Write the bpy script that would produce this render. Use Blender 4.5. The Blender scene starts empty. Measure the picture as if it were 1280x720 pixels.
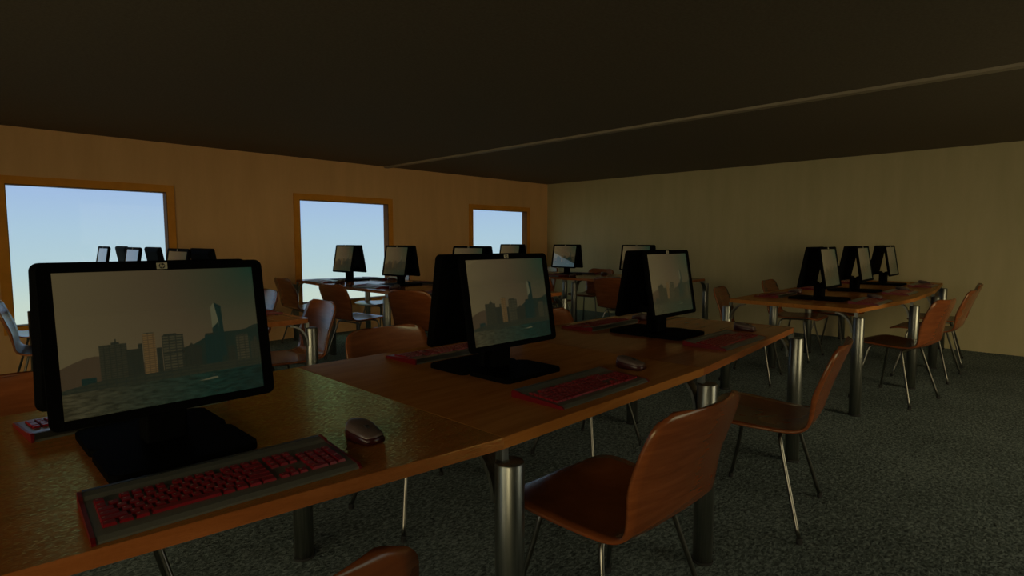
import bpy, bmesh, math, random
from mathutils import Vector, Matrix
random.seed(7)
PI = math.pi
scene = bpy.context.scene
COL = scene.collection

# ------------------------------------------------------------------ materials
def new_mat(name):
    m = bpy.data.materials.new(name); m.use_nodes = True
    nt = m.node_tree; b = nt.nodes['Principled BSDF']
    return m, nt, b

def srgb(r, g, b):
    def f(c):
        c /= 255.0
        return c/12.92 if c <= .04045 else ((c+.055)/1.055)**2.4
    return (f(r), f(g), f(b), 1)

def plain(name, col, rough=.5, metal=0, spec=.5, coat=0):
    m, nt, b = new_mat(name)
    b.inputs['Base Color'].default_value = col
    b.inputs['Roughness'].default_value = rough
    b.inputs['Metallic'].default_value = metal
    b.inputs['Specular IOR Level'].default_value = spec
    b.inputs['Coat Weight'].default_value = coat
    return m

def coords(nt, scale=(1, 1, 1), rot=(0, 0, 0)):
    tc = nt.nodes.new('ShaderNodeTexCoord'); mp = nt.nodes.new('ShaderNodeMapping')
    mp.inputs['Scale'].default_value = scale; mp.inputs['Rotation'].default_value = rot
    nt.links.new(tc.outputs['Object'], mp.inputs['Vector'])
    return mp.outputs['Vector']

def ramp(nt, fac, stops):
    r = nt.nodes.new('ShaderNodeValToRGB')
    el = r.color_ramp.elements
    while len(el) < len(stops): el.new(.5)
    for e, (p, c) in zip(el, stops): e.position = p; e.color = c
    nt.links.new(fac, r.inputs['Fac'])
    return r.outputs['Color']

def noise(nt, vec, scale, detail=4, rough=.55, dist=0):
    n = nt.nodes.new('ShaderNodeTexNoise')
    n.inputs['Scale'].default_value = scale; n.inputs['Detail'].default_value = detail
    n.inputs['Roughness'].default_value = rough; n.inputs['Distortion'].default_value = dist
    nt.links.new(vec, n.inputs['Vector'])
    return n.outputs['Fac']

def bump(nt, b, fac, strength, dist=.01):
    bp = nt.nodes.new('ShaderNodeBump')
    bp.inputs['Strength'].default_value = strength; bp.inputs['Distance'].default_value = dist
    nt.links.new(fac, bp.inputs['Height']); nt.links.new(bp.outputs['Normal'], b.inputs['Normal'])

def wood(name, c1, c2, c3, rough=.3, spec=.5, bumpy=.0, scale=(1.2, 14, 14), rot=(0, 0, 0), grain=5):
    m, nt, b = new_mat(name)
    v = coords(nt, scale, rot)
    n = noise(nt, v, grain*.45, 8, .62, .6)
    nt.links.new(ramp(nt, n, [(.3, c1), (.5, c2), (.68, c3)]), b.inputs['Base Color'])
    b.inputs['Roughness'].default_value = rough; b.inputs['Specular IOR Level'].default_value = spec
    if bumpy:
        v2 = coords(nt, (60, 420, 420), rot)
        bump(nt, b, noise(nt, v2, 1.0, 2), bumpy, .002)
    return m

M = {}
M['table_a'] = wood('oak_table_satin', (.28, .085, .020, 1), (.35, .110, .028, 1), (.41, .135, .038, 1), rough=.34, spec=1.0, bumpy=.45)
def sheen(m, col, rough, k, ior=1.45, grain=0):
    # a tinted gloss laid over the wood, stronger at grazing view
    nt = m.node_tree; b = nt.nodes['Principled BSDF']; out = nt.nodes['Material Output']
    b.inputs['Specular IOR Level'].default_value = 0
    g = nt.nodes.new('ShaderNodeBsdfGlossy'); g.inputs['Color'].default_value = col; g.inputs['Roughness'].default_value = rough
    fr = nt.nodes.new('ShaderNodeFresnel'); fr.inputs['IOR'].default_value = ior
    mu = nt.nodes.new('ShaderNodeMath'); mu.operation = 'MULTIPLY'; mu.inputs[1].default_value = k; mu.use_clamp = True
    mx = nt.nodes.new('ShaderNodeMixShader')
    nt.links.new(fr.outputs[0], mu.inputs[0]); nt.links.new(mu.outputs[0], mx.inputs[0])
    if grain:   # streak noise paints speckle into the highlight
        gm = nt.nodes.new('ShaderNodeMath'); gm.operation = 'MULTIPLY'; gm.use_clamp = True
        gr = noise(nt, coords(nt, (70, 420, 200)), 1.0, 3, .7)
        gv = ramp(nt, gr, [(.44, (.22, .22, .22, 1)), (.62, (1, 1, 1, 1))])
        nt.links.new(mu.outputs[0], gm.inputs[0]); nt.links.new(gv, gm.inputs[1]); nt.links.new(gm.outputs[0], mx.inputs[0])
    nt.links.new(b.outputs[0], mx.inputs[1]); nt.links.new(g.outputs[0], mx.inputs[2]); nt.links.new(mx.outputs[0], out.inputs['Surface'])
    if b.inputs['Normal'].is_linked:
        src = b.inputs['Normal'].links[0].from_socket
        nt.links.new(src, g.inputs['Normal']); nt.links.new(src, fr.inputs['Normal'])
sheen(M['table_a'], (.90, 1.0, .30, 1), .20, 2.3, grain=1)  # yellow-green of the sky highlight is put into the gloss colour
M['table_b'] = wood('oak_table_polished', (.36, .130, .026, 1), (.44, .165, .036, 1), (.50, .195, .046, 1), rough=.16, spec=.15)
sheen(M['table_b'], (.9, .75, .5, 1), .16, .55)
M['table_c'] = wood('oak_table_red', (.30, .092, .022, 1), (.37, .118, .030, 1), (.42, .140, .038, 1), rough=.17, spec=.45)
sheen(M['table_c'], (.95, .9, .8, 1), .14, .75)
M['chair'] = wood('chair_plywood', (.18, .046, .011, 1), (.225, .060, .015, 1), (.27, .075, .020, 1), rough=.26, spec=.8, scale=(3, 3, 26), rot=(0, .25, 0), grain=4)
M['chair'].node_tree.nodes['Principled BSDF'].inputs['Specular Tint'].default_value = (.85, 1, .78, 1)  # green of the reflected sky is put into the specular tint
M['chrome'] = plain('chrome_tube', (.20, .195, .17, 1), .28, 1)
def brushed():
    m, nt, b = new_mat('brushed_steel_leg')
    v = coords(nt, (40, 40, 1.5)); n = noise(nt, v, 3, 3)
    nt.links.new(ramp(nt, n, [(.3, (.21, .22, .20, 1)), (.7, (.36, .36, .32, 1))]), b.inputs['Base Color'])
    b.inputs['Metallic'].default_value = 1; b.inputs['Roughness'].default_value = .36
    bump(nt, b, n, .12, .002)
    return m
M['steel'] = brushed()
M['black'] = plain('black_plastic', (.003, .003, .003, 1), .6, 0, .01)
M['blackmat'] = plain('black_matte_plastic', (.003, .003, .003, 1), .6, 0, .01)
M['grey'] = plain('grey_keyboard_plastic', (.105, .105, .088, 1), .28, 0, .5)
M['darkgrey'] = plain('dark_keyboard_plastic', (.02, .022, .02, 1), .3)
M['red'] = plain('red_key_plastic', (.19, .003, .007, 1), .32)
M['redside'] = plain('red_side_plastic', (.13, .003, .006, 1), .35)
M['glyph'] = plain('pale_key_legend', (.50, .43, .36, 1), .5)
M['mousetop'] = plain('warm_grey_mouse', (.10, .068, .058, 1), .4)
M['mouseside'] = plain('dark_red_mouse', (.035, .006, .007, 1), .3)
M['rubber'] = plain('dark_rubber', (.012, .012, .012, 1), .7)
M['badge'] = plain('pale_badge', (.42, .38, .26, 1), .5)
M['badgering'] = plain('badge_dark', (.008, .008, .008, 1), .5)

def plaster(name, c1, c2):
    m, nt, b = new_mat(name)
    v = coords(nt, (3.0, 3.0, .5)); n = noise(nt, v, 2.0, 6, .6)
    nt.links.new(ramp(nt, n, [(.3, c1), (.7, c2)]), b.inputs['Base Color'])
    b.inputs['Roughness'].default_value = .75; b.inputs['Specular IOR Level'].default_value = .2
    return m
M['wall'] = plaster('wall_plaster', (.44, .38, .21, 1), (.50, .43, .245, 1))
M['wallw'] = plaster('window_wall_plaster', (.65, .38, .165, 1), (.73, .435, .195, 1))  # orange of the bounced light is put into this wall's base colour
def ceilmat():
    m, nt, b = new_mat('ceiling_plaster')
    n = noise(nt, coords(nt), 60, 5, .7)
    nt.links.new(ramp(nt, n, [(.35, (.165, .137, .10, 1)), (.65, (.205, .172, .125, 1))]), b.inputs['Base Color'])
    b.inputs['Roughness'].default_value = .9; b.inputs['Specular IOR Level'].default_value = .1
    bump(nt, b, n, .2, .004)
    return m
M['ceiling'] = ceilmat()
M['batten'] = plain('ceiling_batten_paint', (.36, .30, .21, 1), .7)
M['frame'] = wood('window_frame_wood', (.60, .24, .022, 1), (.66, .27, .027, 1), (.72, .30, .032, 1), rough=.5, spec=.15, scale=(3, 3, 3), grain=4)
M['lining'] = wood('shade_darkened_lining', (.10, .038, .008, 1), (.12, .046, .010, 1), (.14, .054, .012, 1), rough=.6, spec=.1, scale=(3, 3, 3), grain=4)  # frame wood darkened, shade of the reveals painted into the colour
def carpet():
    m, nt, b = new_mat('grey_carpet')
    v = coords(nt, (1, 1, 1), (0, 0, .6))
    v2 = coords(nt, (48, 85, 60), (0, 0, .4))
    n = noise(nt, v2, 1.0, 3, .6, .8)
    n2 = noise(nt, v, 1.3, 4)
    mx = nt.nodes.new('ShaderNodeMath'); mx.operation = 'MULTIPLY_ADD'
    mx.inputs[1].default_value = .25; nt.links.new(n2, mx.inputs[0]); nt.links.new(n, mx.inputs[2])
    nt.links.new(ramp(nt, mx.outputs[0], [(.45, (.048, .062, .060, 1)), (.62, (.140, .178, .172, 1)), (.76, (.28, .345, .335, 1))]), b.inputs['Base Color'])
    b.inputs['Roughness'].default_value = .95; b.inputs['Specular IOR Level'].default_value = .1
    bump(nt, b, n, .9, .012)
    return m
M['carpet'] = carpet()
def glass():
    m = bpy.data.materials.new('window_glass'); m.use_nodes = True
    nt = m.node_tree; nt.nodes.clear()
    o = nt.nodes.new('ShaderNodeOutputMaterial'); mix = nt.nodes.new('ShaderNodeMixShader')
    t = nt.nodes.new('ShaderNodeBsdfTransparent'); g = nt.nodes.new('ShaderNodeBsdfGlossy')
    g.inputs['Roughness'].default_value = .02
    mix.inputs[0].default_value = .003
    nt.links.new(t.outputs[0], mix.inputs[1]); nt.links.new(g.outputs[0], mix.inputs[2])
    nt.links.new(mix.outputs[0], o.inputs['Surface'])
    return m
M['glass'] = glass()

# screen picture materials: the panel gives off light, its glass is glossy
SCREEN = .85
def lit(name, col, grad=None, tex=None):
    m, nt, b = new_mat(name)
    b.inputs['Base Color'].default_value = (.004, .004, .004, 1)
    b.inputs['Roughness'].default_value = .5; b.inputs['Specular IOR Level'].default_value = .1
    b.inputs['Coat Weight'].default_value = 1; b.inputs['Coat Roughness'].default_value = .03; b.inputs['Coat IOR'].default_value = 1.9
    b.inputs['Emission Strength'].default_value = SCREEN
    b.inputs['Emission Color'].default_value = col
    return m, nt, b
def screen_sky():
    m, nt, b = lit('screen_dusk_sky', srgb(72, 60, 40))
    tc = nt.nodes.new('ShaderNodeTexCoord'); sx = nt.nodes.new('ShaderNodeSeparateXYZ')
    nt.links.new(tc.outputs['Object'], sx.inputs[0])
    dv = nt.nodes.new('ShaderNodeVectorMath'); dv.operation = 'DISTANCE'
    dv.inputs[1].default_value = (.194, 0, .148); nt.links.new(tc.outputs['Object'], dv.inputs[0])
    c = ramp(nt, dv.outputs['Value'], [(.0, srgb(20, 46, 34)), (.09, srgb(48, 50, 34)), (.2, srgb(66, 56, 38)), (.40, srgb(80, 70, 46))])
    nt.links.new(c, b.inputs['Emission Color'])
    return m
def screen_building(name, c1, c2, sx=120, sz=160):
    m, nt, b = lit(name, c1)
    w = nt.nodes.new('ShaderNodeTexBrick')
    tc = nt.nodes.new('ShaderNodeTexCoord'); sp = nt.nodes.new('ShaderNodeSeparateXYZ'); cb = nt.nodes.new('ShaderNodeCombineXYZ')
    nt.links.new(tc.outputs['Object'], sp.inputs[0]); nt.links.new(sp.outputs[0], cb.inputs[0]); nt.links.new(sp.outputs[2], cb.inputs[1])
    nt.links.new(cb.outputs[0], w.inputs['Vector'])
    w.offset = 0; w.inputs['Scale'].default_value = sx; w.inputs['Color1'].default_value = c1
    w.inputs['Color2'].default_value = c1; w.inputs['Mortar'].default_value = c2
    w.inputs['Mortar Size'].default_value = .13; w.inputs['Brick Width'].default_value = 1.2; w.inputs['Row Height'].default_value = .55
    nt.links.new(w.outputs['Color'], b.inputs['Emission Color'])
    return m
def screen_water():
    m, nt, b = lit('screen_harbour_water', srgb(30, 40, 30))
    tc = nt.nodes.new('ShaderNodeTexCoord'); mp = nt.nodes.new('ShaderNodeMapping')
    mp.inputs['Scale'].default_value = (40, 1, 180); nt.links.new(tc.outputs['Object'], mp.inputs[0])
    n = noise(nt, mp.outputs[0], 1, 4)
    sp = nt.nodes.new('ShaderNodeSeparateXYZ'); nt.links.new(tc.outputs['Object'], sp.inputs[0])
    mr = nt.nodes.new('ShaderNodeMapRange'); mr.inputs[1].default_value = -.194; mr.inputs[2].default_value = .194
    nt.links.new(sp.outputs[0], mr.inputs[0])
    a = ramp(nt, mr.outputs[0], [(0, srgb(56, 51, 33)), (.35, srgb(38, 44, 31)), (.7, srgb(15, 38, 29)), (1, srgb(12, 30, 24))])
    mx = nt.nodes.new('ShaderNodeMixRGB'); mx.blend_type = 'MULTIPLY'; mx.inputs[0].default_value = .9
    nt.links.new(a, mx.inputs[1])
    nt.links.new(ramp(nt, n, [(.38, (.40, .40, .40, 1)), (.62, (1.2, 1.2, 1.2, 1))]), mx.inputs[2])
    nt.links.new(mx.outputs[0], b.inputs['Emission Color'])
    return m
S_SKY = screen_sky(); S_WATER = screen_water()
S_HILL = lit('screen_brown_hill', srgb(55, 44, 29))[0]
S_HILLR = lit('screen_green_hill', srgb(20, 31, 23))[0]
S_B1 = screen_building('screen_tower_grey', srgb(41, 40, 27), srgb(27, 29, 20))
S_B2 = screen_building('screen_tower_dim', srgb(31, 33, 23), srgb(25, 28, 20))
S_GOLD = screen_building('screen_tower_gold', srgb(84, 65, 36), srgb(62, 48, 28))
S_B4 = screen_building('screen_tower_banded', srgb(52, 49, 32), srgb(30, 31, 22), 90)
S_TL = lit('screen_tower_lit_face', srgb(74, 73, 52))[0]
S_TD = screen_building('screen_tower_dark', srgb(16, 35, 28), srgb(13, 28, 23))
S_PROM = screen_building('screen_waterfront', srgb(34, 36, 24), srgb(27, 31, 22), 70)
S_BOAT = lit('screen_boat_wake', srgb(72, 70, 48))[0]

# ------------------------------------------------------------------ mesh helpers
def link(name, me, mat, parent=None, smooth=False):
    o = bpy.data.objects.new(name, me); COL.objects.link(o)
    if mat is not None:
        for m_ in (mat if isinstance(mat, (list, tuple)) else [mat]): me.materials.append(m_)
    if parent is not None: o.parent = parent
    if smooth:
        for p in me.polygons: p.use_smooth = True
    return o
def mesh_of(bm, name):
    bmesh.ops.recalc_face_normals(bm, faces=bm.faces)
    me = bpy.data.meshes.new(name); bm.to_mesh(me); bm.free(); return me
def obj(name, bm, mat, parent=None, smooth=False):
    return link(name, mesh_of(bm, name), mat, parent, smooth)

def add_box(bm, x0, x1, y0, y1, z0, z1, mtx=None):
    vs = [bm.verts.new((x, y, z)) for x in (x0, x1) for y in (y0, y1) for z in (z0, z1)]
    if mtx is not None:
        for v in vs: v.co = mtx @ v.co
    fs = []
    for q in ((0, 1, 3, 2), (4, 6, 7, 5), (0, 4, 5, 1), (2, 3, 7, 6), (0, 2, 6, 4), (1, 5, 7, 3)):
        fs.append(bm.faces.new([vs[i] for i in q]))
    return fs
def add_prism(bm, pts, z0, z1, bevel=0):
    lo = [bm.verts.new((x, y, z0)) for x, y in pts]; hi = [bm.verts.new((x, y, z1)) for x, y in pts]
    n = len(pts)
    top = bm.faces.new(hi); bm.faces.new(lo[::-1])
    for i in range(n): bm.faces.new((lo[i], lo[(i+1) % n], hi[(i+1) % n], hi[i]))
    if bevel:
        bmesh.ops.bevel(bm, geom=list(top.edges), offset=bevel, segments=3, profile=.5, affect='EDGES')
def round_poly(pts, rad, seg=6):
    out = []
    n = len(pts)
    for i in range(n):
        p = Vector(pts[i]); a = Vector(pts[i-1]); b = Vector(pts[(i+1) % n])
        r = rad[i] if isinstance(rad, (list, tuple)) else rad
        if r <= 0: out.append(tuple(p)); continue
        u = (a-p).normalized(); w = (b-p).normalized()
        half = u.angle(w)/2; d = r/math.tan(half)
        c = p + (u+w).normalized()*(r/math.sin(half))
        s = p+u*d; e = p+w*d
        a0 = math.atan2(s.y-c.y, s.x-c.x); a1 = math.atan2(e.y-c.y, e.x-c.x)
        da = (a1-a0+PI) % (2*PI)-PI
        for k in range(seg+1):
            t = a0+da*k/seg; out.append((c.x+r*math.cos(t), c.y+r*math.sin(t)))
    return out
def add_lathe(bm, prof, seg=28, cx=0, cy=0):
    rings = []
    for r, z in prof:
        rings.append([bm.verts.new((cx+r*math.cos(2*PI*k/seg), cy+r*math.sin(2*PI*k/seg), z)) for k in range(seg)])
    for a, b in zip(rings, rings[1:]):
        for k in range(seg): bm.faces.new((a[k], a[(k+1) % seg], b[(k+1) % seg], b[k]))
    bm.faces.new(rings[0][::-1]); bm.faces.new(rings[-1])
def add_tube(bm, pts, r, seg=12):
    pts = [Vector(p) for p in pts]; rings = []
    ref = Vector((.31, .2, .93)).normalized()
    for i, p in enumerate(pts):
        t = (pts[min(i+1, len(pts)-1)]-pts[max(i-1, 0)]).normalized()
        if abs(t.dot(ref)) > .95: rr = Vector((1, 0, 0))
        else: rr = ref
        a = t.cross(rr).normalized(); b = t.cross(a).normalized()
        if rings:  # keep the frame from twisting
            a = (pa - t*pa.dot(t)).normalized(); b = t.cross(a).normalized()
        pa = a
        rings.append([bm.verts.new(p+a*r*math.cos(2*PI*k/seg)+b*r*math.sin(2*PI*k/seg)) for k in range(seg)])
    for A, B in zip(rings, rings[1:]):
        for k in range(seg): bm.faces.new((A[k], A[(k+1) % seg], B[(k+1) % seg], B[k]))
    bm.faces.new(rings[0][::-1]); bm.faces.new(rings[-1])
def smooth_path(pts, n=6):
    """Catmull-Rom through pts"""
    P = [Vector(p) for p in pts]; P = [P[0]*2-P[1]]+P+[P[-1]*2-P[-2]]
    out = []
    for i in range(1, len(P)-2):
        for k in range(n):
            t = k/n; a, b, c, d = P[i-1], P[i], P[i+1], P[i+2]
            out.append(.5*((2*b)+(c-a)*t+(2*a-5*b+4*c-d)*t*t+(3*b-a-3*c+d)*t**3))
    out.append(P[-2]); return out

def thing(name, loc, rz=0):
    o = bpy.data.objects.new(name, None); COL.objects.link(o)
    o.location = loc; o.rotation_euler = (0, 0, rz); o.empty_display_size = .1
    return o
def tag(o, label, cat, group=None):
    o['label'] = label; o['category'] = cat
    if group: o['group'] = group
def struct(name, bm, mat, parent=None):
    o = obj(name, bm, mat, parent); o['kind'] = 'structure'; return o
def dup(root):
    r = root.copy(); COL.objects.link(r)
    for ch in list(root.children):
        c = ch.copy(); COL.objects.link(c); c.parent = r
        for g in list(ch.children):
            d = g.copy(); COL.objects.link(d); d.parent = c
    return r

# ------------------------------------------------------------------ room
X0, X1, Y0, Y1, ZC = -3.0, 8.06, -3.4, 6.95, 2.265
TW = .1
def wall_with_holes(bm, axis, at, thick, a0, a1, holes):
    """axis 'y': wall plane y=at .. at+thick spanning x a0..a1, holes = (lo, hi, z0, z1)"""
    def bx(l, h, z0, z1):
        if axis == 'y': add_box(bm, l, h, min(at, at+thick), max(at, at+thick), z0, z1)
        else: add_box(bm, min(at, at+thick), max(at, at+thick), l, h, z0, z1)
    cur = a0
    for l, h, z0, z1 in sorted(holes):
        bx(cur, l, 0, ZC)
        if z0 > 0: bx(l, h, 0, z0)
        bx(l, h, z1, ZC)
        cur = h
    bx(cur, a1, 0, ZC)
bm = bmesh.new(); add_box(bm, X0-TW, X1+TW, Y0-TW, Y1+TW, -.1, 0); struct('floor', bm, M['carpet'])
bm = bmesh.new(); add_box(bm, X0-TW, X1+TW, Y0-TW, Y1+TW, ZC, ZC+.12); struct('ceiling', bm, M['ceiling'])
WIN = [(.518, 1.817), (3.290, 4.593), (6.200, 7.490)]
WZ0, WZ1 = .430, 1.742
bm = bmesh.new(); wall_with_holes(bm, 'y', Y1, TW, X0, X1, [(l, h, WZ0, WZ1) for l, h in WIN]); struct('wall_left', bm, M['wallw'])
bm = bmesh.new(); wall_with_holes(bm, 'x', X1, TW, Y0, Y1+TW, []); struct('wall_right', bm, M['wall'])
FILL_SIDEWIN = [(-2.9, -.3, .35, 2.08), (.3, 2.9, .35, 2.08)]  # unseen openings added to bring warm fill light into the room
FILL_REARWIN = [(2.65, 5.4, .10, 2.17)]  # unseen glazed opening added to light the right side and floor
bm = bmesh.new(); wall_with_holes(bm, 'y', Y0, -TW, X0, X1, FILL_REARWIN); struct('wall_rear', bm, M['wall'])
bm = bmesh.new(); wall_with_holes(bm, 'x', X0, -TW, Y0, Y1, FILL_SIDEWIN); struct('wall_behind', bm, M['wall'])
bm = bmesh.new(); add_box(bm, 4.545, 4.615, Y0, Y1, ZC-.02, ZC); struct('trim_1', bm, M['batten'])

def window(n, l, h, z0, z1, y, out, axis='y'):
    """frame: face boards round the opening plus the lining of the reveal; out = +1 towards outside"""
    bm = bmesh.new(); F = .075; t = .018
    def by(x0, x1, ya, yb, za, zb):
        if axis == 'y': add_box(bm, x0, x1, min(ya, yb), max(ya, yb), za, zb)
        else: add_box(bm, min(ya, yb), max(ya, yb), x0, x1, za, zb)
    yi = y-out*t
    by(l-F, l, yi, y, z0-F, z1+F); by(h, h+F, yi, y, z0-F, z1+F)
    by(l, h, yi, y, z1, z1+F); by(l, h, yi, y, z0-F, z0)
    o = struct('window_%d' % n, bm, M['frame'])
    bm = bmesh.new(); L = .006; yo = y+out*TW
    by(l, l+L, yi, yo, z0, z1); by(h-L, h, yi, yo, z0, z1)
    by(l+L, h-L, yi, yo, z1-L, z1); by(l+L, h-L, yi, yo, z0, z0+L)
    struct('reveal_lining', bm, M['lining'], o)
    bm = bmesh.new(); yp = y+out*.07
    by(l+L, h-L, yp, yp+out*.004, z0+L, z1-L)
    p = struct('pane', bm, M['glass'], o)
    return o
for i, (l, h) in enumerate(WIN): window(i+1, l, h, WZ0, WZ1, Y1, 1)
for i, (l, h, z0, z1) in enumerate(FILL_SIDEWIN): window(4+i, l, h, z0, z1, X0, -1, 'x')  # added out of view, for fill light
for i, (l, h, z0, z1) in enumerate(FILL_REARWIN): window(6+i, l, h, z0, z1, Y0, -1)  # likewise added behind the camera for fill light

# ------------------------------------------------------------------ tables
TT, TB = .750, .721
LEG_TOP = .692
def make_leg(parent, cx, cy, dx, dy, nx, ny):
    """round steel leg at (cx,cy); (dx,dy) unit direction of its bracket; (nx,ny) where the neck stands"""
    bm = bmesh.new()
    add_lathe(bm, [(.030, .0), (.036, .004), (.036, LEG_TOP-.004), (.034, LEG_TOP)], 32, cx, cy)
    leg = obj('leg', bm, M['steel'], parent, True)
    bm = bmesh.new(); add_lathe(bm, [(.038, 0), (.040, .002), (.040, .010), (.0365, .012)], 28, cx, cy)
    obj('foot_pad', bm, M['rubber'], leg)
    bm = bmesh.new(); add_box(bm, nx-.011, nx+.011, ny-.011, ny+.011, LEG_TOP-.004, TB+.001)
    obj('neck', bm, M['steel'], leg)
    # curved bracket from the side of the leg up to the underside of the top
    bm = bmesh.new(); W = .024; T = .011; n = 12
    px, py = -dy, dx
    ring = []
    for k in range(n+1):
        a = PI/2*k/n
        s = .030 + .115*(1-math.cos(a)) ; z = .585 + (TB-.585)*math.sin(a)
        # thickness normal in the s-z plane
        ns, nz = math.cos(a), -math.sin(a)
        r = []
        for w, t in ((-W, 0), (W, 0), (W, T), (-W, T)):
            ss = s+ns*t; zz = z+nz*t
            r.append(bm.verts.new((cx+dx*ss+px*w, cy+dy*ss+py*w, zz)))
        ring.append(r)
    for A, B in zip(ring, ring[1:]):
        for k in range(4): bm.faces.new((A[k], A[(k+1) % 4], B[(k+1) % 4], B[k]))
    bm.faces.new(ring[0][::-1]); bm.faces.new(ring[-1])
    obj('bracket', bm, M['steel'], leg, False)
    return leg

# island-local outline of each table top (u along the row, v across it), row centre = origin
U1, U2 = -.525, .525
TOPS = {1: [(-1.665, -.41), (U1-.0006, -.545), (U1-.0006, .552), (-1.595, .535)],
        2: [(U1, -.545), (U2, -.545), (U2, .552), (U1, .552)],
        3: [(U2+.0006, -.545), (1.83, -.44), (1.77, .535), (U2+.0006, .552)]}
RAD = {1: [.02, 0, 0, .02], 2: 0, 3: [0, .02, .02, 0]}
CEN = {1: -1.1, 2: 0, 3: 1.16}
LEGS = {1: [(-1.665, -.41, 1), (-1.595, .535, -1)],
        2: [(U1, -.545, 1), (U2, -.545, 1), (U1, .552, -1), (U2, .552, -1)],
        3: [(1.83, -.44, 1), (1.77, .535, -1)]}
TMAT = {1: 'table_a', 2: 'table_b', 3: 'table_c'}
def make_table(k, mat):
    t = thing('computer_table', (0, 0, 0))
    c = CEN[k]
    pts = [(x-c, y) for x, y in TOPS[k]]
    bm = bmesh.new(); add_prism(bm, round_poly(pts, RAD[k]), TB, TT, .0025)
    obj('tabletop', bm, M[mat], t)
    for (u, v, s) in LEGS[k]:
        ou = .010*(1 if u > 0 else -1)
        if k != 2: ou = .006*(1 if u > 0 else -1)
        # seam legs lean a little towards the next table
        if k == 2: ou = .010
        inw = -1 if u > 0 else 1
        make_leg(t, u+ou-c, v-s*.010, 0, s, u-c+inw*(.012 if k != 2 else .0)+(.006 if k == 2 else 0), v+s*.012)
    return t

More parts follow.
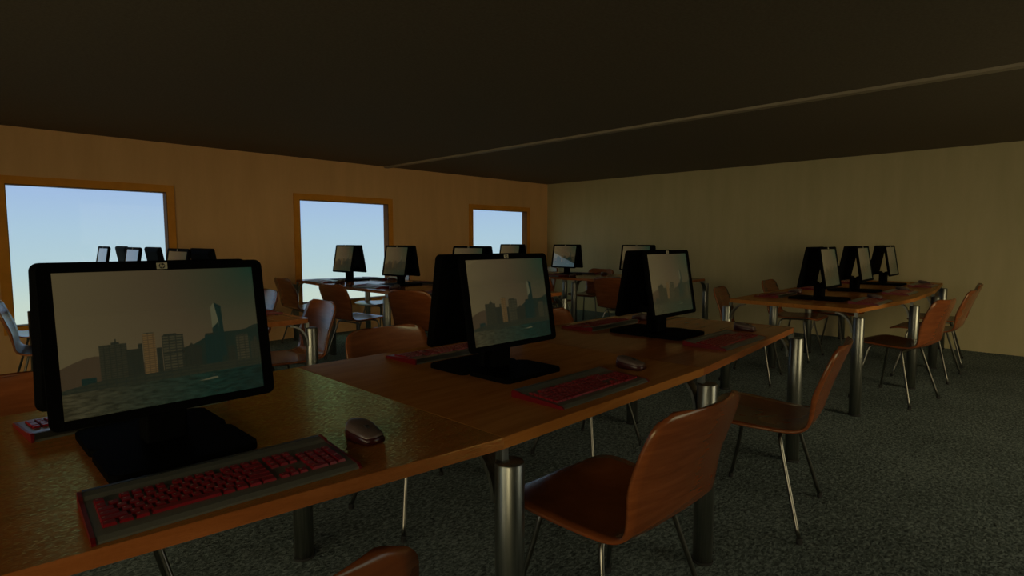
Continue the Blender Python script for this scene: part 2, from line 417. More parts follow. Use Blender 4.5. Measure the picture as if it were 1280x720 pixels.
# ------------------------------------------------------------------ monitor
SW, SH = .388, .294      # picture
PW, PH = .435, .330      # panel
TILT = math.radians(10)
def panel_mtx():
    return Matrix.Translation((0, .012, .262)) @ Matrix.Rotation(-TILT, 4, 'X')
PM = panel_mtx()
def make_monitor():
    t = thing('computer_monitor', (0, 0, 0))
    def onpanel(o): o.matrix_local = PM; return o
    # base plate
    bm = bmesh.new()
    add_prism(bm, round_poly([(-.142, -.108), (.142, -.108), (.142, .090), (-.142, .090)], .022), 0, .016, .005)
    obj('base', bm, M['black'], t)
    # column
    bm = bmesh.new()
    add_prism(bm, round_poly([(-.043, .056), (.043, .056), (.043, .088), (-.043, .088)], .008, 3), .014, .128)
    # short arm from the head of the column to the back of the panel
    lo = [(-.046, .010, .108), (.046, .010, .108), (.046, .088, .108), (-.046, .088, .108)]
    hi = [(-.046, .020, .150), (.046, .020, .150), (.046, .070, .140), (-.046, .070, .140)]
    L = [bm.verts.new(p) for p in lo]; U = [bm.verts.new(p) for p in hi]
    bm.faces.new(L[::-1]); bm.faces.new(U)
    for k in range(4): bm.faces.new((L[k], L[(k+1) % 4], U[(k+1) % 4], U[k]))
    obj('stand_column', bm, M['blackmat'], t)
    # housing: rounded slab whose back tapers (panel-local: x right, z up, y back)
    bm = bmesh.new(); ring = []
    zoff = .0
    for y, sx, r in ((.0, 1, .016), (.002, 1.004, .017), (.012, 1.0, .016), (.022, .95, .018), (.029, .80, .03)):
        pts = round_poly([(-PW/2*sx, -PH/2*sx), (PW/2*sx, -PH/2*sx), (PW/2*sx, PH/2*sx), (-PW/2*sx, PH/2*sx)], r, 5)
        ring.append([bm.verts.new((x, y, z+zoff)) for x, z in pts])
    for A, B in zip(ring, ring[1:]):
        n = len(A)
        for k in range(n): bm.faces.new((A[k], A[(k+1) % n], B[(k+1) % n], B[k]))
    bm.faces.new(ring[-1])
    # front: bezel ring and recessed floor
    n = len(ring[0])
    inner = round_poly([(-SW/2, -SH/2), (SW/2, -SH/2), (SW/2, SH/2), (-SW/2, SH/2)], .001, 5)
    I0 = [bm.verts.new((x, 0, z)) for x, z in inner]; I1 = [bm.verts.new((x, .004, z)) for x, z in inner]
    for k in range(n):
        bm.faces.new((ring[0][(k+1) % n], ring[0][k], I0[k], I0[(k+1) % n]))
        bm.faces.new((I0[(k+1) % n], I0[k], I1[k], I1[(k+1) % n]))
    bm.faces.new(I1[::-1])
    onpanel(obj('housing', bm, M['black'], t))
    # picture on the screen: one mesh, skyline of flat shapes a hair in front of each other
    mats = []; bm = bmesh.new()
    def poly(pts, mat, lay):
        if mat not in mats: mats.append(mat)
        vs = [bm.verts.new(((u-.5)*SW, .0034-.00004*lay, (.5-v)*SH)) for u, v in pts]
        f = bm.faces.new(vs); f.material_index = mats.index(mat)
        f.normal_update()
        if f.normal.y > 0: f.normal_flip()
    def rect(u0, u1, v0, v1, mat, lay): poly([(u0, v0), (u1, v0), (u1, v1), (u0, v1)], mat, lay)
    rect(0, 1, 0, 1, S_SKY, 0)
    poly([(0, .655), (.05, .625), (.10, .60), (.15, .59), (.20, .60), (.30, .64), (.42, .70), (.5, .80), (0, .82)], S_HILL, 1)
    poly([(.56, .66), (.62, .59), (.68, .55), (.75, .53), (.81, .512), (.87, .515), (.93, .505), (.965, .482), (1, .475), (1, .81), (.5, .81)], S_HILLR, 1)
    rect(.295, .35, .57, .78, S_B2, 2); rect(.348, .368, .535, .78, S_B2, 3)
    rect(.435, .462, .58, .78, S_B2, 2)
    rect(.17, .295, .520, .765, S_B1, 3); rect(.225, .262, .506, .522, S_B2, 3); rect(.243, .249, .484, .508, S_B2, 3)
    rect(.372, .432, .470, .765, S_GOLD, 4); rect(.378, .428, .462, .471, S_B4, 4)
    rect(.465, .575, .495, .765, S_B4, 3); rect(.475, .54, .485, .497, S_B2, 3)
    rect(.465, .575, .535, .545, S_B2, 4); rect(.465, .575, .625, .637, S_B2, 4)
    poly([(.56, .605), (.60, .592), (.612, .57), (.628, .592), (.665, .60), (.665, .78), (.56, .78)], S_B2, 4)
    # tall faceted tower
    poly([(.735, .31), (.754, .272), (.772, .300), (.776, .50), (.735, .50)], S_TL, 3)
    poly([(.754, .272), (.793, .305), (.803, .70), (.776, .70), (.772, .42)], S_TD, 4)
    poly([(.735, .475), (.770, .43), (.776, .56), (.735, .56)], S_TD, 5)
    rect(.688, .775, .525, .77, S_TD, 6); rect(.692, .745, .512, .527, S_B2, 6)
    rect(.862, .935, .555, .76, S_B4, 4); rect(.882, .915, .540, .557, S_B2, 4)
    rect(.945, 1, .615, .76, S_B1, 4); rect(.965, .985, .575, .617, S_B1, 4)
    rect(.81, .855, .63, .77, S_B2, 3)
    rect(.085, .15, .735, .80, S_TD, 5)
    poly([(.06, .785), (.17, .765), (1, .745), (1, .81), (0, .825), (0, .80)], S_PROM, 7)
    poly([(0, .825), (1, .81), (1, 1), (0, 1)], S_WATER, 8)
    poly([(.635, .872), (.70, .858), (.735, .852), (.742, .868), (.69, .874)], S_BOAT, 9)
    rect(.705, .735, .842, .856, S_TD, 10); rect(.714, .722, .828, .843, S_B4, 10)
    me = bpy.data.meshes.new('screen'); bm.to_mesh(me); bm.free()
    onpanel(link('screen', me, mats, t))
    # badge with its two slanted letters in a dark disc, on the upper bezel
    zc = PH/2-.0092
    bm = bmesh.new(); add_box(bm, -.0105, .0105, -.0010, .0006, zc-.0068, zc+.0068)
    bd = onpanel(obj('badge', bm, M['badge'], t))
    bm = bmesh.new()
    ringv = [bm.verts.new((.0062*math.cos(2*PI*k/28), -.0012, zc+.0062*math.sin(2*PI*k/28))) for k in range(28)]
    bm.faces.new(ringv)
    d = obj('badge_disc', bm, M['badgering'], bd)
    bm = bmesh.new()
    def stroke(a, b, w):
        a = Vector(a); b = Vector(b); dr = (b-a).normalized(); nn = Vector((-dr.y, dr.x))*w
        bm.faces.new([bm.verts.new((p.x, -.0014, zc+p.y)) for p in (a+nn, a-nn, b-nn, b+nn)])
    w = .00055
    stroke((-.0042, -.0030), (-.0012, .0068), w); stroke((-.0030, .0012), (-.0010, .0016), w)
    stroke((-.0010, .0018), (-.0020, -.0030), w)
    stroke((-.0005, -.0068), (.0021, .0016), w); stroke((.0018, .0014), (.0042, .0014), w)
    stroke((.0043, .0016), (.0033, -.0020), w); stroke((.0036, -.0018), (.0010, -.0018), w)
    obj('badge_letters', bm, M['badge'], bd)
    # small buttons under the right of the picture
    for k in range(4):
        bm = bmesh.new(); add_box(bm, .120+k*.018, .131+k*.018, -.0012, .0006, -PH/2+.0055, -PH/2+.0085)
        onpanel(obj('button', bm, M['blackmat'], t))
    return t

# ------------------------------------------------------------------ keyboard (local: x along, -y = user side, z up)
KW, KD = .455, .198
def kz(y):   # height of the deck
    return .0092 + (y+KD/2)/KD*.0085
def make_keyboard(single):
    t = thing('keyboard', (0, 0, 0))
    prof = [(-KD/2, .000), (-KD/2, .004), (-KD/2+.010, .0092), (-KD/2+.024, .0100), (KD/2-.040, .0155), (KD/2-.028, .0190), (KD/2-.006, .0205), (KD/2, .017), (KD/2, 0)]
    def sweep(x0, x1, grow=0):
        bm = bmesh.new()
        A = [bm.verts.new((x0, y*(1+grow), z*(1+grow*3))) for y, z in prof]; B = [bm.verts.new((x1, y*(1+grow), z*(1+grow*3))) for y, z in prof]
        n = len(prof)
        for k in range(n): bm.faces.new((A[k], A[(k+1) % n], B[(k+1) % n], B[k]))
        bm.faces.new(A[::-1]); bm.faces.new(B)
        return bm
    obj('body', sweep(-KW/2+.006, KW/2-.006), M['grey'], t)
    obj('side_panel', sweep(-KW/2, -KW/2+.006, .02), M['redside'], t)
    obj('side_panel', sweep(KW/2-.006, KW/2, .02), M['redside'], t)
    bm = bmesh.new()
    add_box(bm, -KW/2+.008, KW/2-.008, KD/2-.0075, KD/2+.0015, .006, .0213)
    obj('rear_strip', bm, M['darkgrey'], t)
    p = .0186; y_front = -KD/2+.032; x_left = -KW/2+.017
    slope = math.atan2(.011, KD-.062)
    keys = []
    def key(x0, w, row, h=1):
        keys.append((x0, w, row, h))
    rows = {0: [1.25, 1.25, 1.25, 6.0, 1.25, 1.25, 1.25, 1.5], 1: [2.25]+[1]*10+[1.75+1], 2: [1.75]+[1]*11+[2.25],
            3: [1.5]+[1]*12+[1.5], 4: [1]*13+[2]}
    for r, ws in rows.items():
        x = 0
        for w in ws: key(x, w, r); x += w
    for x in (0, 2, 3, 4, 5, 6.5, 7.5, 8.5, 9.5, 11, 12, 13, 14): key(x, 1, 5.15)
    main = len(keys)
    for c in range(3): key(15.35+c, 1, 5.15); key(15.35+c, 1, 4); key(15.35+c, 1, 3)
    upper = len(keys)
    for c in range(3): key(15.35+c, 1, 0)
    key(16.35, 1, 1)
    nav = len(keys)
    for c in range(4): key(18.65+c, 1, 4)
    for c in range(3): key(18.65+c, 1, 3); key(18.65+c, 1, 2); key(18.65+c, 1, 1)
    key(18.65, 2, 0); key(20.65, 1, 0); key(21.65, 1, 2, 2); key(21.65, 1, 0, 2)
    def put(bm, bm2, k):
        x0, w, r, h = k
        xa = x_left+x0*p+.0008; xb = x_left+(x0+w)*p-.0008
        ya = y_front+r*p+.0008; yb = ya+p*h-.0016
        za = kz((ya+yb)/2)-.003; i = .0024
        fs = [(xa, ya), (xb, ya), (xb, yb), (xa, yb)]
        lo = [bm.verts.new((x, y, za+(y-ya)*.05)) for x, y in fs]
        hi = [bm.verts.new((x, y, za+.0070+(y-ya)*.05)) for x, y in ((xa+i, ya+i), (xb-i, ya+i), (xb-i, yb-i*.6), (xa+i, yb-i*.6))]
        bm.faces.new(hi)
        for q in range(4): bm.faces.new((lo[q], lo[(q+1) % 4], hi[(q+1) % 4], hi[q]))
        # legend mark on the key cap
        if bm2 is not None and w < 3:
            gx = xa+i+.0016; gy = yb-i-.0042
            c = [(gx, gy), (gx+.0036, gy), (gx+.0036, gy+.0022), (gx, gy+.0022)]
            bm2.faces.new([bm2.verts.new((x, y, za+.0073+(y-ya)*.05)) for x, y in c])
    if single:
        for k in keys:
            bm = bmesh.new(); put(bm, None, k); obj('key', bm, M['red'], t)
    else:
        for a, b in ((0, main), (main, upper), (upper, nav), (nav, len(keys))):
            bm = bmesh.new()
            for k in keys[a:b]: put(bm, None, k)
            obj('key_block', bm, M['red'], t)
    bm2 = bmesh.new(); bmx = bmesh.new()
    for k in keys: put(bmx, bm2, k)
    bmx.free()
    o = obj('key_legends', bm2, M['glyph'], t); o['kind'] = 'stuff'
    return t

# ------------------------------------------------------------------ mouse (local: flat end towards -y)
def make_mouse():
    t = thing('computer_mouse', (0, 0, 0))
    def outline(g):
        pts = []
        for k in range(33):
            a = PI*k/32
            pts.append((.034*g*math.cos(a)*(1), .012+.046*g*math.sin(a)))
        pts += [(-.030*g, -.020), (-.024*g, -.052*g), (0, -.056*g), (.024*g, -.052*g), (.030*g, -.020)]
        return pts
    n = len(outline(1)); bm = bmesh.new(); ring = []
    for g, z in ((.93, 0), (1, .004), (1.0, .016), (.94, .024)):
        ring.append([bm.verts.new((x, y, z*(1.0+.25*(y/.05)))) for x, y in outline(g)])
    for A, B in zip(ring, ring[1:]):
        for k in range(n): bm.faces.new((A[k], A[(k+1) % n], B[(k+1) % n], B[k]))
    bm.faces.new(ring[0][::-1]); bm.faces.new(ring[-1])
    obj('body', bm, M['mouseside'], t, True)
    bm = bmesh.new(); ring = []
    for g, z in ((.95, .022), (.95, .027), (.86, .0315), (.62, .0350), (.3, .0365)):
        ring.append([bm.verts.new((x, y, z*(1.0+.25*(y/.05)))) for x, y in outline(g)])
    for A, B in zip(ring, ring[1:]):
        for k in range(n): bm.faces.new((A[k], A[(k+1) % n], B[(k+1) % n], B[k]))
    bm.faces.new(ring[-1])
    obj('top_shell', bm, M['mousetop'], t, True)
    bm = bmesh.new()
    seg = 16
    a = [[bm.verts.new((x, -.012+.010*math.cos(2*PI*k/seg), .0305+.007*math.sin(2*PI*k/seg))) for k in range(seg)] for x in (-.004, .004)]
    for k in range(seg): bm.faces.new((a[0][k], a[0][(k+1) % seg], a[1][(k+1) % seg], a[1][k]))
    bm.faces.new(a[0][::-1]); bm.faces.new(a[1])
    obj('scroll_wheel', bm, M['rubber'], t)
    return t

# ------------------------------------------------------------------ chair (local: faces +y, seat centre above origin)
def make_chair():
    t = thing('plywood_chair', (0, 0, 0))
    prof = [(.262, .424, .150), (.258, .428, .205), (.245, .435, .238), (.19, .441, .252), (.10, .437, .250), (.0, .431, .240), (-.10, .428, .227),
            (-.155, .432, .221), (-.193, .448, .218), (-.215, .478, .217), (-.232, .53, .221), (-.250, .59, .229), (-.270, .65, .233), (-.288, .70, .233),
            (-.303, .74, .227), (-.312, .766, .219), (-.318, .784, .203), (-.322, .795, .176), (-.323, .799, .148)]
    prof_s = []
    P4 = [Vector(p) for p in prof]
    path = smooth_path(prof, 3)
    N = 15
    bm = bmesh.new(); grid = []
    for i, p in enumerate(path):
        y, z, w = p
        fr = i/(len(path)-1)
        row = []
        for k in range(N):
            s = -1+2*k/(N-1)
            back = max(0, min(1, (z-.45)/.15)) if y < 0 else 0
            dy = back*.030*(s*s)                     # backrest wraps a little
            dz = (1-back)*.010*(s*s)                 # seat is dished
            if y > .15: dz *= max(0, 1-(y-.15)/.1)
            row.append(bm.verts.new((s*w, y+dy, z+dz)))
        grid.append(row)
    for A, B in zip(grid, grid[1:]):
        for k in range(N-1): bm.faces.new((A[k], A[k+1], B[k+1], B[k]))
    sh = obj('seat_shell', bm, M['chair'], t, True)
    so = sh.modifiers.new('thick', 'SOLIDIFY'); so.thickness = .011; so.offset = 0
    me = bpy.data.meshes.new_from_object(sh.evaluated_get(bpy.context.evaluated_depsgraph_get()))
    sh.modifiers.clear(); sh.data = me
    me.materials.clear(); me.materials.append(M['chair'])
    # under-seat frame: two cross bars and a mounting plate
    bm = bmesh.new()
    add_tube(bm, [(-.155, .125, .410), (.155, .125, .410)], .008, 10)
    add_tube(bm, [(-.155, -.095, .402), (.155, -.095, .402)], .008, 10)
    add_tube(bm, [(-.10, .13, .414), (-.10, -.10, .406)], .007, 10)
    add_tube(bm, [(.10, .13, .414), (.10, -.10, .406)], .007, 10)
    add_box(bm, -.12, .12, -.085, .115, .4195, .4255)
    obj('seat_frame', bm, M['chrome'], t, False)
    for sx in (-1, 1):
        for fy, ya in ((.210, .125), (-.200, -.095)):
            zt = .410 if fy > 0 else .402
            pts = smooth_path([(sx*.125, ya, zt), (sx*.155, ya, zt), (sx*.176, ya*1.06, zt-.022), (sx*.200, ya+(fy-ya)*.30, .28), (sx*.262, fy, .012)], 6)
            bm = bmesh.new(); add_tube(bm, pts, .0085, 12)
            leg = obj('leg', bm, M['chrome'], t, True)
            bm = bmesh.new(); add_lathe(bm, [(.010, 0), (.0115, .002), (.0115, .022), (.009, .026)], 14, sx*.262, fy)
            obj('foot', bm, M['rubber'], leg)
    return t

# ------------------------------------------------------------------ islands
HALF = PI/2
ISL = {'A': (1.465, 1.490, 0), 'B': (6.155, 1.432, 0), 'E': (1.085, 5.08, -HALF-math.radians(.4)), 'D': (3.545, 5.10, -HALF), 'C': (6.30, 5.03, -HALF)}
def place(isl, u, v):
    x, y, a = ISL[isl]
    return (x+u*math.cos(a)-v*math.sin(a), y+u*math.sin(a)+v*math.cos(a))
ROWNAME = {'A': 'nearest table row', 'B': 'row along the right wall', 'C': 'row in the far corner', 'D': 'row at the second window', 'E': 'row at the first window'}
MON_U = {'f': (-1.104, -.021, 1.126), 'b': (-1.104, -.042, 1.120)}
exec_data = {}
LAB = {}   # (kind, island, index, side) -> label ; filled below
#LABELS
A = 'the nearest row'; B = 'the row by the right wall'; Cc = 'the far corner row'; D = 'the row at the middle window'; E = 'the row at the first window'
TL = {('A', 1): 'nearest wooden table at lower left, under the largest monitor',
      ('A', 2): 'lighter oak table in the middle of the nearest row',
      ('A', 3): 'wooden table at the right end of the nearest row, beside the tilted-back chair',
      ('B', 1): 'wooden table at the near end of the row by the right wall',
      ('B', 2): 'wooden table in the middle of the row by the right wall',
      ('B', 3): 'wooden table at the far end of the row, closest to the right wall',
      ('C', 1): 'far wooden table under the third window, mostly hidden behind the near middle monitor',
      ('C', 2): 'far wooden table carrying the monitor with the blue reflection',
      ('C', 3): 'far wooden table whose end shows right of the near right-hand monitor',
      ('D', 1): 'wooden table directly in front of the middle window, its top reflecting the sky',
      ('D', 2): 'wooden table below the right jamb of the middle window',
      ('D', 3): 'wooden table between the middle and third windows, behind the near middle monitor',
      ('E', 1): 'wooden table closest to the first window, hidden behind the largest monitor',
      ('E', 2): 'wooden table in the middle of the row at the first window, behind the largest monitor',
      ('E', 3): 'wooden table whose corner juts out right of the largest monitor'}
ML = {('A', 1, 'f'): 'large black monitor at front left with a lit city skyline, nearest the camera',
      ('A', 1, 'b'): 'black monitor standing back to back behind the large front left monitor',
      ('A', 2, 'f'): 'black monitor with lit skyline on the middle table of the nearest row',
      ('A', 2, 'b'): 'black monitor seen from behind on the middle table of the nearest row',
      ('A', 3, 'f'): 'black monitor with lit skyline at the right end of the nearest row',
      ('A', 3, 'b'): 'black monitor seen from behind at the right end of the nearest row',
      ('B', 1, 'f'): 'leftmost of three narrow lit screens in the row by the right wall',
      ('B', 1, 'b'): 'leftmost of three monitors turned away in the row by the right wall',
      ('B', 2, 'f'): 'middle one of three narrow lit screens in the row by the right wall',
      ('B', 2, 'b'): 'middle one of three monitors turned away in the row by the right wall',
      ('B', 3, 'f'): 'rightmost of three narrow lit screens in the row by the right wall',
      ('B', 3, 'b'): 'rightmost of three monitors turned away in the row by the right wall',
      ('C', 1, 'f'): 'far small monitor before the right part of the third window, over the near middle monitor',
      ('C', 1, 'b'): 'far black monitor turned away at the right jamb of the third window',
      ('C', 2, 'f'): 'far monitor with a bright blue diagonal window reflection, by the room corner',
      ('C', 2, 'b'): 'far black monitor leaning back to back with the blue-reflecting one',
      ('C', 3, 'f'): 'far monitor top peeping over the near right-hand pair of monitors',
      ('C', 3, 'b'): 'far black monitor edge behind the screen peeping over the near right-hand pair',
      ('D', 1, 'f'): 'small monitor with dim skyline standing right before the middle window pane',
      ('D', 1, 'b'): 'black monitor turned away, back to back with the one before the middle window',
      ('D', 2, 'f'): 'small monitor with dim skyline beside the right jamb of the middle window',
      ('D', 2, 'b'): 'black monitor turned away just right of the middle window jamb',
      ('D', 3, 'f'): 'small monitor top left of the third window, over the near middle pair',
      ('D', 3, 'b'): 'black monitor turned away before the left half of the third window',
      ('E', 1, 'f'): 'first from the left of six monitor tops over the large front monitor, pale screen',
      ('E', 1, 'b'): 'second from the left of six monitor tops over the large front monitor, dark back',
      ('E', 2, 'f'): 'third from the left of six monitor tops over the large front monitor, pale screen',
      ('E', 2, 'b'): 'fourth from the left of six monitor tops over the large front monitor, dark back',
      ('E', 3, 'f'): 'fifth from the left of six monitor tops over the large front monitor, brown screen',
      ('E', 3, 'b'): 'rightmost of six monitor tops over the large front monitor, dark back'}
KL = {('A', 1, 'f'): 'large grey keyboard with dark red keys before the large front left monitor',
      ('A', 1, 'b'): 'grey and red keyboard end showing left of the large front monitor',
      ('A', 2, 'f'): 'grey keyboard with red keys before the lit monitor on the middle near table',
      ('A', 2, 'b'): 'grey and red keyboard left of the middle near monitors, at the table back edge',
      ('A', 3, 'f'): 'grey and red keyboard before the lit monitor at the right end of the nearest row',
      ('A', 3, 'b'): 'red keyboard left of the right-hand near monitors, between the two pairs',
      ('B', 1, 'f'): 'red keyboard on the near right corner of the table by the right wall',
      ('B', 1, 'b'): 'red keyboard left of the monitors, at the near end by the right wall',
      ('B', 2, 'f'): 'red keyboard on the right side of the middle table by the right wall',
      ('B', 2, 'b'): 'red keyboard seen under the leftmost turned-away monitor by the right wall',
      ('B', 3, 'f'): 'farthest red keyboard right of the screens by the right wall',
      ('B', 3, 'b'): 'red keyboard glimpsed between the left and middle screens by the right wall',
      ('C', 2, 'f'): 'far keyboard left of the stand of the blue-reflecting monitor',
      ('C', 2, 'b'): 'far keyboard behind the stand of the blue-reflecting monitor',
      ('C', 3, 'f'): 'far keyboard just above the square chair back in the far corner row',
      ('D', 1, 'f'): 'keyboard left of the monitor that stands before the middle window',
      ('D', 1, 'b'): 'keyboard behind the stand of the monitor before the middle window',
      ('D', 2, 'f'): 'keyboard left of the monitor at the right jamb of the middle window',
      ('D', 2, 'b'): 'keyboard right of the stand of the monitor at the middle window jamb',
      ('D', 3, 'f'): 'keyboard edge over the square chair back, left of the near middle monitors',
      ('E', 3, 'b'): 'keyboard end on the table corner right of the large front monitor'}
SL = {('A', 1, 'f'): 'dark red and grey mouse on the nearest table, right of the large keyboard',
      ('A', 2, 'f'): 'dark mouse right of the keyboard on the middle near table',
      ('A', 3, 'f'): 'dark mouse behind the keyboard at the right end of the nearest row',
      ('A', 3, 'b'): 'dark mouse showing between the stands of the right-hand near monitors',
      ('B', 1, 'f'): 'dark mouse beside the nearest keyboard on the right of the row by the right wall',
      ('B', 1, 'b'): 'dark mouse right of the left keyboard at the near end by the right wall',
      ('B', 2, 'f'): 'dark mouse beside the middle right-hand keyboard by the right wall',
      ('B', 3, 'f'): 'dark mouse beside the farthest keyboard by the right wall',
      ('C', 2, 'f'): 'dark mouse below the screen of the blue-reflecting far monitor',
      ('C', 2, 'b'): 'dark mouse right of the blue-reflecting far monitor',
      ('D', 1, 'f'): 'dark mouse left of the stand of the monitor before the middle window',
      ('D', 1, 'b'): 'dark mouse between the two monitors at the middle window',
      ('D', 2, 'f'): 'dark mouse in front of the monitor at the middle window jamb'}
CL = {('A', 1, 'f'): 'brown plywood chair whose back top just shows at the bottom edge of the photo',
      ('A', 1, 'b'): 'brown plywood chair back at far left, behind the nearest table',
      ('A', 2, 'f'): 'large brown plywood chair in the foreground, seen from behind',
      ('A', 2, 'b'): 'plywood chair back behind the middle near table, left of its monitors',
      ('A', 3, 'f'): 'brown plywood chair seen side-on at the right end of the nearest row',
      ('A', 3, 'b'): 'plywood chair back between the two right-hand pairs of near monitors',
      ('B', 1, 'f'): 'nearest of three plywood chairs right of the table by the right wall',
      ('B', 2, 'f'): 'middle one of three plywood chairs right of the table by the right wall',
      ('B', 3, 'f'): 'farthest of three plywood chairs right of the table by the right wall',
      ('B', 1, 'b'): 'leftmost plywood chair behind the row by the right wall',
      ('B', 2, 'b'): 'second plywood chair from the left behind the row by the right wall',
      ('B', 3, 'b'): 'plywood chair glimpsed through the monitors and legs of the row by the right wall',
      ('C', 1, 'b'): 'far plywood chair at the right edge of the near middle monitor, beneath the third window',
      ('C', 2, 'f'): 'far plywood chair partly hidden by the near middle monitor, below the blue-reflecting screen',
      ('C', 2, 'b'): 'far plywood chair behind the table, right of the blue-reflecting monitor',
      ('C', 3, 'f'): 'far plywood chair with square back turned to us, left of the near right-hand monitors',
      ('D', 1, 'f'): 'plywood chair at the left jamb of the middle window',
      ('D', 2, 'f'): 'plywood chair with pale shining seat before the middle window, turned right',
      ('D', 3, 'f'): 'plywood chair with square back turned to us, left of the near middle monitors',
      ('D', 1, 'b'): 'plywood chair behind the table at the middle window, shining seat under the table',
      ('E', 1, 'f'): 'plywood chair under the first window, farther of two beside the large monitor',
      ('E', 2, 'f'): 'plywood chair at left edge, nearer of two left of the large monitor',
      ('E', 2, 'b'): 'pale plywood chair edge just touching the right side of the large front monitor',
      ('E', 3, 'b'): 'plywood chair with shining curved back behind the steel leg, right of the large monitor'}
for kind, dic in (('monitor', ML), ('keyboard', KL), ('mouse', SL), ('chair', CL)):
    for (i_, k_, s_), l_ in dic.items(): LAB[(kind, i_, k_, s_)] = l_
for (i_, k_), l_ in TL.items(): LAB[('table', i_, k_, '')] = l_
# what the photo shows nothing of is left out
SKIP = {(kind, i_, k_, s_) for kind, dic in (('keyboard', KL), ('mouse', SL), ('chair', CL)) for i_ in 'ABCDE' for k_ in (1, 2, 3) for s_ in 'fb' if (i_, k_, s_) not in dic}

protos = {}
def inst(kind, maker, *a):
    key = (kind,)+a
    if key not in protos:
        protos[key] = maker(*a); return protos[key]
    return dup(protos[key])
for isl in 'ABCDE':
    x, y, a = ISL[isl]
    for k in (1, 2, 3):
        if ('table', isl, k, '') not in SKIP:
            o = inst('table', make_table, k, 'table_a' if (isl, k) == ('A', 1) else 'table_b' if isl == 'B' or (isl, k) == ('A', 2) else 'table_c')
            px, py = place(isl, CEN[k], 0); o.location = (px, py, 0); o.rotation_euler = (0, 0, a)
            tag(o, LAB.get(('table', isl, k, ''), '%s %s %s' % ('table', isl, k)), 'table', 'wooden tables of the '+ROWNAME[isl])
        for side in 'fb':
            sg = 1 if side == 'f' else -1
            ra = a if side == 'f' else a+PI
            u = MON_U[side][k-1]
            if ('monitor', isl, k, side) not in SKIP:
                o = inst('monitor', make_monitor)
                px, py = place(isl, u, -.09*sg+(.055 if isl == 'E' else 0)+(.045 if (isl, side) == ('E', 'b') else 0)); o.location = (px, py, TT); o.rotation_euler = (0, 0, ra)
                tag(o, LAB.get(('monitor', isl, k, side), 'monitor %s %s %s' % (isl, k, side)), 'monitor', 'monitors of the '+ROWNAME[isl])
            ku = u+(-.0 if side == 'f' else .0)
            kv = -.365*sg; kr = 0
            if (isl, k, side) == ('A', 1, 'f'): ku, kv, kr = -1.083, -.352, math.radians(-3.3)
            if (isl, k, side) == ('A', 2, 'f'): ku, kv, kr = -.028, -.408, 0
            if side == 'b': ku = u+.075
            if (isl, k, side) == ('A', 1, 'b'): ku, kv, kr = -1.105, .335, math.radians(5)
            if (isl, k, side) == ('A', 3, 'b'): ku -= .04
            if (isl, side) == ('E', 'b'): kv += .06
            if ('keyboard', isl, k, side) not in SKIP:
                near = isl == 'A' and side == 'f' and k < 3
                o = inst('keyboard', make_keyboard, near)
                px, py = place(isl, ku, kv); o.location = (px, py, TT); o.rotation_euler = (0, 0, ra+kr)
                tag(o, LAB.get(('keyboard', isl, k, side), 'keyboard %s %s %s' % (isl, k, side)), 'keyboard', 'keyboards of the '+ROWNAME[isl])
            if ('mouse', isl, k, side) not in SKIP:
                o = inst('mouse', make_mouse)
                mu, mv = ku+.345, kv+.045*sg
                if (isl, k, side) == ('A', 1, 'b'): mu -= .04
                if (isl, k, side) == ('A', 1, 'f'): mu, mv = -.766, -.315
                if (isl, k, side) == ('A', 2, 'f'): mu, mv = .334, -.349
                if (isl, k, side) == ('A', 3, 'f'): mu, mv = 1.524, -.29
                px, py = place(isl, mu, mv); o.location = (px, py, TT); o.rotation_euler = (0, 0, ra)
                tag(o, LAB.get(('mouse', isl, k, side), 'mouse %s %s %s' % (isl, k, side)), 'mouse', 'mice of the '+ROWNAME[isl])

# chairs: world x, y, heading in degrees (0 = facing +y)
CH = {('A', 1, 'f'): (.283, .962, -6), ('A', 2, 'f'): (1.415, .955, -3), ('A', 3, 'f'): (2.62, .945, 8),
      ('A', 1, 'b'): (.25, 2.06, 176), ('A', 2, 'b'): (1.545, 2.08, 180), ('A', 3, 'b'): (2.64, 1.96, 184),
      ('B', 1, 'f'): (5.20, .905, -11), ('B', 2, 'f'): (6.30, .86, -3), ('B', 3, 'f'): (7.16, .90, 6),
      ('B', 1, 'b'): (5.10, 1.98, 190), ('B', 2, 'b'): (6.36, 2.02, 182), ('B', 3, 'b'): (7.02, 1.85, 176),
      ('C', 1, 'f'): (5.78, 6.1, -92), ('C', 2, 'f'): (5.72, 4.86, -90), ('C', 3, 'f'): (5.74, 3.76, -90),
      ('C', 1, 'b'): (6.80, 6.1, 90), ('C', 2, 'b'): (6.85, 5.06, 92), ('C', 3, 'b'): (6.82, 3.9, 90),
      ('D', 1, 'f'): (3.10, 6.42, -90), ('D', 2, 'f'): (3.04, 5.20, -84), ('D', 3, 'f'): (3.14, 4.13, -72),
      ('D', 1, 'b'): (4.02, 6.25, 90), ('D', 2, 'b'): (4.05, 5.1, 90), ('D', 3, 'b'): (4.05, 3.95, 90),
      ('E', 1, 'f'): (.66, 6.24, -92), ('E', 2, 'f'): (.61, 5.26, -98),
      ('E', 1, 'b'): (1.70, 6.2, 90), ('E', 2, 'b'): (1.75, 4.95, 90), ('E', 3, 'b'): (1.63, 3.75, 88)}
for (isl, k, side), (x, y, d) in CH.items():
    if ('chair', isl, k, side) in SKIP: continue
    o = inst('chair', make_chair)
    o.location = (x, y, 0); o.rotation_euler = (0, 0, math.radians(d))
    tag(o, LAB.get(('chair', isl, k, side), 'chair %s %s %s' % (isl, k, side)), 'chair', 'plywood chairs of the '+ROWNAME[isl])

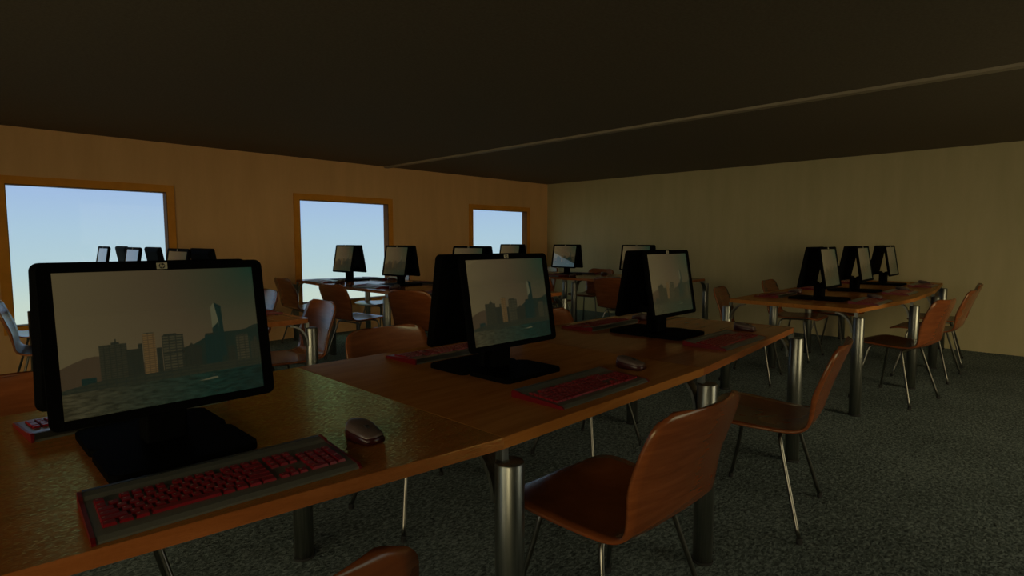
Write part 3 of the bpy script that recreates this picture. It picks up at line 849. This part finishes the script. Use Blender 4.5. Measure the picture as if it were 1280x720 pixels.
# ------------------------------------------------------------------ sky, light, camera
w = bpy.data.worlds.new('sky'); scene.world = w; w.use_nodes = True
nt = w.node_tree; bg = nt.nodes['Background']
tc = nt.nodes.new('ShaderNodeTexCoord'); sp = nt.nodes.new('ShaderNodeSeparateXYZ')
nt.links.new(tc.outputs['Generated'], sp.inputs[0])
mr = nt.nodes.new('ShaderNodeMapRange'); mr.inputs[1].default_value = -1; mr.inputs[2].default_value = 1
nt.links.new(sp.outputs[2], mr.inputs[0])
def e(deg): return .5+.5*math.sin(math.radians(deg))
FILL_GLOW = (.98, .82, .47, 1); FILL_GLOW_LOW = (.50, .40, .22, 1); FILL_GLOW_UP = (.5, .45, .35, 1); FILL_GLOW_K = 4.8
SKY = [(0, srgb(80, 74, 60)), (e(-30), srgb(120, 118, 98)), (e(-9), srgb(200, 214, 196)), (e(-5), srgb(196, 214, 202)), (e(-2.5), srgb(180, 207, 212)), (e(1), srgb(170, 200, 219)), (e(5), srgb(157, 185, 226)), (e(14), srgb(170, 202, 216)), (e(28), srgb(186, 218, 196)), (1, srgb(165, 195, 150))]
# warm fill light added to the sky beyond the unseen side and rear windows
gl = nt.nodes.new('ShaderNodeMapRange'); gl.inputs[1].default_value = .25; gl.inputs[2].default_value = .90
dt = nt.nodes.new('ShaderNodeVectorMath'); dt.operation = 'DOT_PRODUCT'
dt.inputs[1].default_value = (-.55, -.835, 0); nt.links.new(tc.outputs['Generated'], dt.inputs[0])
nt.links.new(dt.outputs['Value'], gl.inputs[0])
REAR = [(0, FILL_GLOW_LOW), (e(-8), FILL_GLOW_LOW), (e(3), FILL_GLOW), (e(40), FILL_GLOW), (1, FILL_GLOW_UP)]
mx = nt.nodes.new('ShaderNodeMixRGB')
nt.links.new(gl.outputs[0], mx.inputs[0]); nt.links.new(ramp(nt, mr.outputs[0], SKY), mx.inputs[1])
gs = nt.nodes.new('ShaderNodeVectorMath'); gs.operation = 'SCALE'; gs.inputs['Scale'].default_value = FILL_GLOW_K
nt.links.new(ramp(nt, mr.outputs[0], REAR), gs.inputs[0]); nt.links.new(gs.outputs[0], mx.inputs[2])
nt.links.new(mx.outputs[0], bg.inputs['Color'])
bg.inputs['Strength'].default_value = 1.0

cam = bpy.data.cameras.new('camera'); co = bpy.data.objects.new('camera', cam); COL.objects.link(co)
cam.lens = 20.0; cam.sensor_width = 36; cam.clip_start = .02
yaw = math.radians(44.3); pitch = math.atan2(58.5, 1280*20/36)
co.location = (0, 0, 1.22)
co.rotation_euler = (PI/2-pitch, 0, yaw-PI/2)
scene.camera = co
vs = scene.view_settings
vs.view_transform = 'Standard'; vs.look = 'None'; vs.exposure = 0; vs.gamma = 1; vs.use_curve_mapping = False
scene.cycles.max_bounces = 10; scene.cycles.diffuse_bounces = 6
